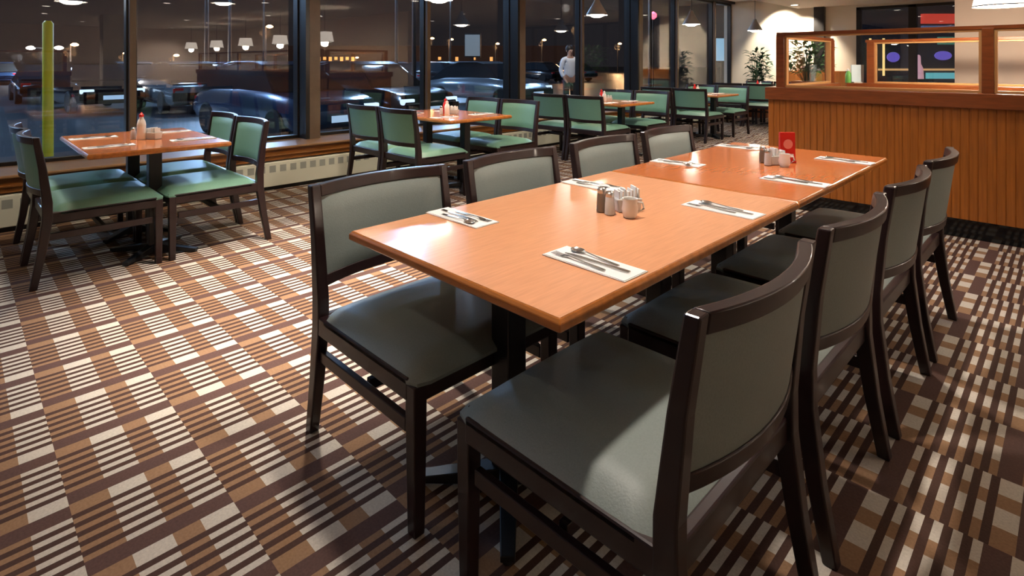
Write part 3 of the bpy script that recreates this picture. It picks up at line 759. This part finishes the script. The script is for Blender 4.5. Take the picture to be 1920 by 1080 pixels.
# lit boards outside
def board(px, py0, py1, wpx, Y, label, col, e):
    x, y, z1 = at(px, Y, py=py0); z0 = EYE+(YH-py1)/F*Y; w_ = wpx/F*Y/2
    t = thing('lit_signboard', label, 'sign', (x, y, -.14), YAW)
    MB().box(-w_, w_, -.06, .06, z0+.14, z1+.14).build('light_panel', mat('board '+label[:9], tuple(c*.25 for c in col), .5, emit=col, estr=e), t)
    MB().box(-w_-.03, w_+.03, -.04, .10, z0+.08, z1+.2).build('housing', M_BLACK, t); MB().box(-.05, .05, 0, .08, 0, z0+.1).build('post', M_BLACK, t)
board(1355, 72, 114, 26, 21, 'tall pale blue lit board outside the last window', (.35, .62, .85), .5)
board(886, 65, 105, 28, 24, 'pale lit board on a post outside the third window bay', (.5, .58, .62), .13)
x, y, z = at(1225, 24, py=26)
t = thing('red_beacon', 'small red light high outside the windows', 'light', (x, y, -.14)); MB().lathe([(.04, 0), (.03, z)], n=8).build('pole', M_BLACK, t)
MB().lathe([(.02, z-.1), (.14, z), (.14, z+.14), (.02, z+.24)], n=14).build('lamp', mat('red lamp', (1, .1, .15), .5, emit=(1, .12, .2), estr=1.6), t, smooth=True)

# ------------------------------------------------------------------ person outside the third bay
def person():
    x, y, _ = at(1068, 14.0, 0)
    t = thing('person', 'person in a white shirt and dark trousers standing outside the window', 'person', (x, y, -.02), YAW+.35)
    def skin(name, pts, edges, m, parent, sub=2):
        me = bpy.data.meshes.new(name); me.from_pydata([p[:3] for p in pts], edges, []); o = bpy.data.objects.new(name, me); COL.objects.link(o); o.parent = parent
        s = o.modifiers.new('skin', 'SKIN')
        for i, p in enumerate(pts): me.skin_vertices[0].data[i].radius = (p[3], p[4] if len(p) > 4 else p[3])
        me.skin_vertices[0].data[0].use_root = True
        q = o.modifiers.new('s', 'SUBSURF'); q.levels = sub; q.render_levels = sub; me.materials.append(m); return o
    sk = mat('skin', (.45, .25, .17), .55)
    P = [(0, 0, .93, .145, .10), (0, 0, 1.12, .125, .09), (0, 0, 1.32, .15, .10), (0, -.005, 1.44, .08, .07), (0, -.015, 1.51, .05, .052), (0, -.02, 1.60, .075, .09), (0, -.015, 1.68, .06, .075)]
    E_ = [(0, 1), (1, 2), (2, 3), (3, 4), (4, 5), (5, 6)]
    for s in (-1, 1):
        b = len(P); P += [(s*.17, 0, 1.40, .052), (s*.23, .01, 1.13, .040), (s*.20, -.14, .92, .030), (s*.18, -.20, .87, .030)]
        E_ += [(3, b), (b, b+1), (b+1, b+2), (b+2, b+3)]
        for k in range(4): P.append((s*(.165+.012*k), -.265+.008*abs(k-1), .835, .009)); E_.append((b+3, len(P)-1))
        P.append((s*.135, -.215, .845, .010)); E_.append((b+3, len(P)-1))
        b = len(P); P += [(s*.09, 0, .84, .085), (s*.10, -.01, .48, .058), (s*.11, .02, .09, .040), (s*.115, -.13, .035, .035, .025)]
        E_ += [(0, b), (b, b+1), (b+1, b+2), (b+2, b+3)]
    body = skin('body', P, E_, sk, t)
    sh = [(0, 0, .90, .165, .12), (0, 0, 1.12, .145, .11), (0, 0, 1.32, .17, .12), (0, 0, 1.43, .095, .085)]
    se = [(0, 1), (1, 2), (2, 3)]
    for s in (-1, 1): b = len(sh); sh += [(s*.18, 0, 1.40, .068), (s*.24, .01, 1.14, .055), (s*.215, -.10, .97, .045)]; se += [(3, b), (b, b+1), (b+1, b+2)]
    skin('shirt', sh, se, mat('white shirt', (.85, .86, .9), .7), t)
    tr = [(0, 0, .94, .155, .115)]; te = []
    for s in (-1, 1): b = len(tr); tr += [(s*.09, 0, .82, .10), (s*.10, -.01, .48, .075), (s*.11, .02, .10, .062)]; te += [(0, b), (b, b+1), (b+1, b+2)]
    skin('trousers', tr, te, mat('dark trousers', (.015, .018, .025), .7), t)
    for s in (-1, 1): MB().loft([[(s*.115-w_, yy_, 0), (s*.115+w_, yy_, 0), (s*.115+w_*.8, yy_, h_), (s*.115-w_*.8, yy_, h_)] for yy_, w_, h_ in ((.07, .035, .07), (.0, .042, .10), (-.12, .048, .06), (-.19, .03, .035))]).build('shoe', M_BLACK, t, bevel=.01)
    MB().lathe([(.03, 1.56), (.085, 1.60), (.098, 1.66), (.09, 1.72), (.05, 1.765), (.005, 1.775)], c=(0, .015, 0), n=18).build('hair', mat('dark hair', (.015, .01, .008), .6), t, smooth=True)
    MB().loft([[(-.012, -.105, 1.585), (.012, -.105, 1.585), (0, -.13, 1.59)], [(-.006, -.10, 1.64), (.006, -.10, 1.64), (0, -.105, 1.64)]]).build('nose', sk, t)
    for s in (-1, 1):
        MB().lathe([(.002, -.008), (.010, 0), (.002, .008)], c=(s*.03, -.098, 1.635), n=10).build('eye', M_WHITE, t)
        MB().lathe([(.004, -.025), (.012, 0), (.004, .025)], c=(s*.082, -.01, 1.62), n=8).build('ear', sk, t)
    MB().box(-.022, .022, -.106, -.09, 1.55, 1.558).build('mouth', mat('lips', (.35, .1, .09), .5), t)
    point('person_fill_light', (x+.4, y-.6, 2.6), 30, (1, .95, .9), .1)  # added fill without a fixture, so the person is lit
person()
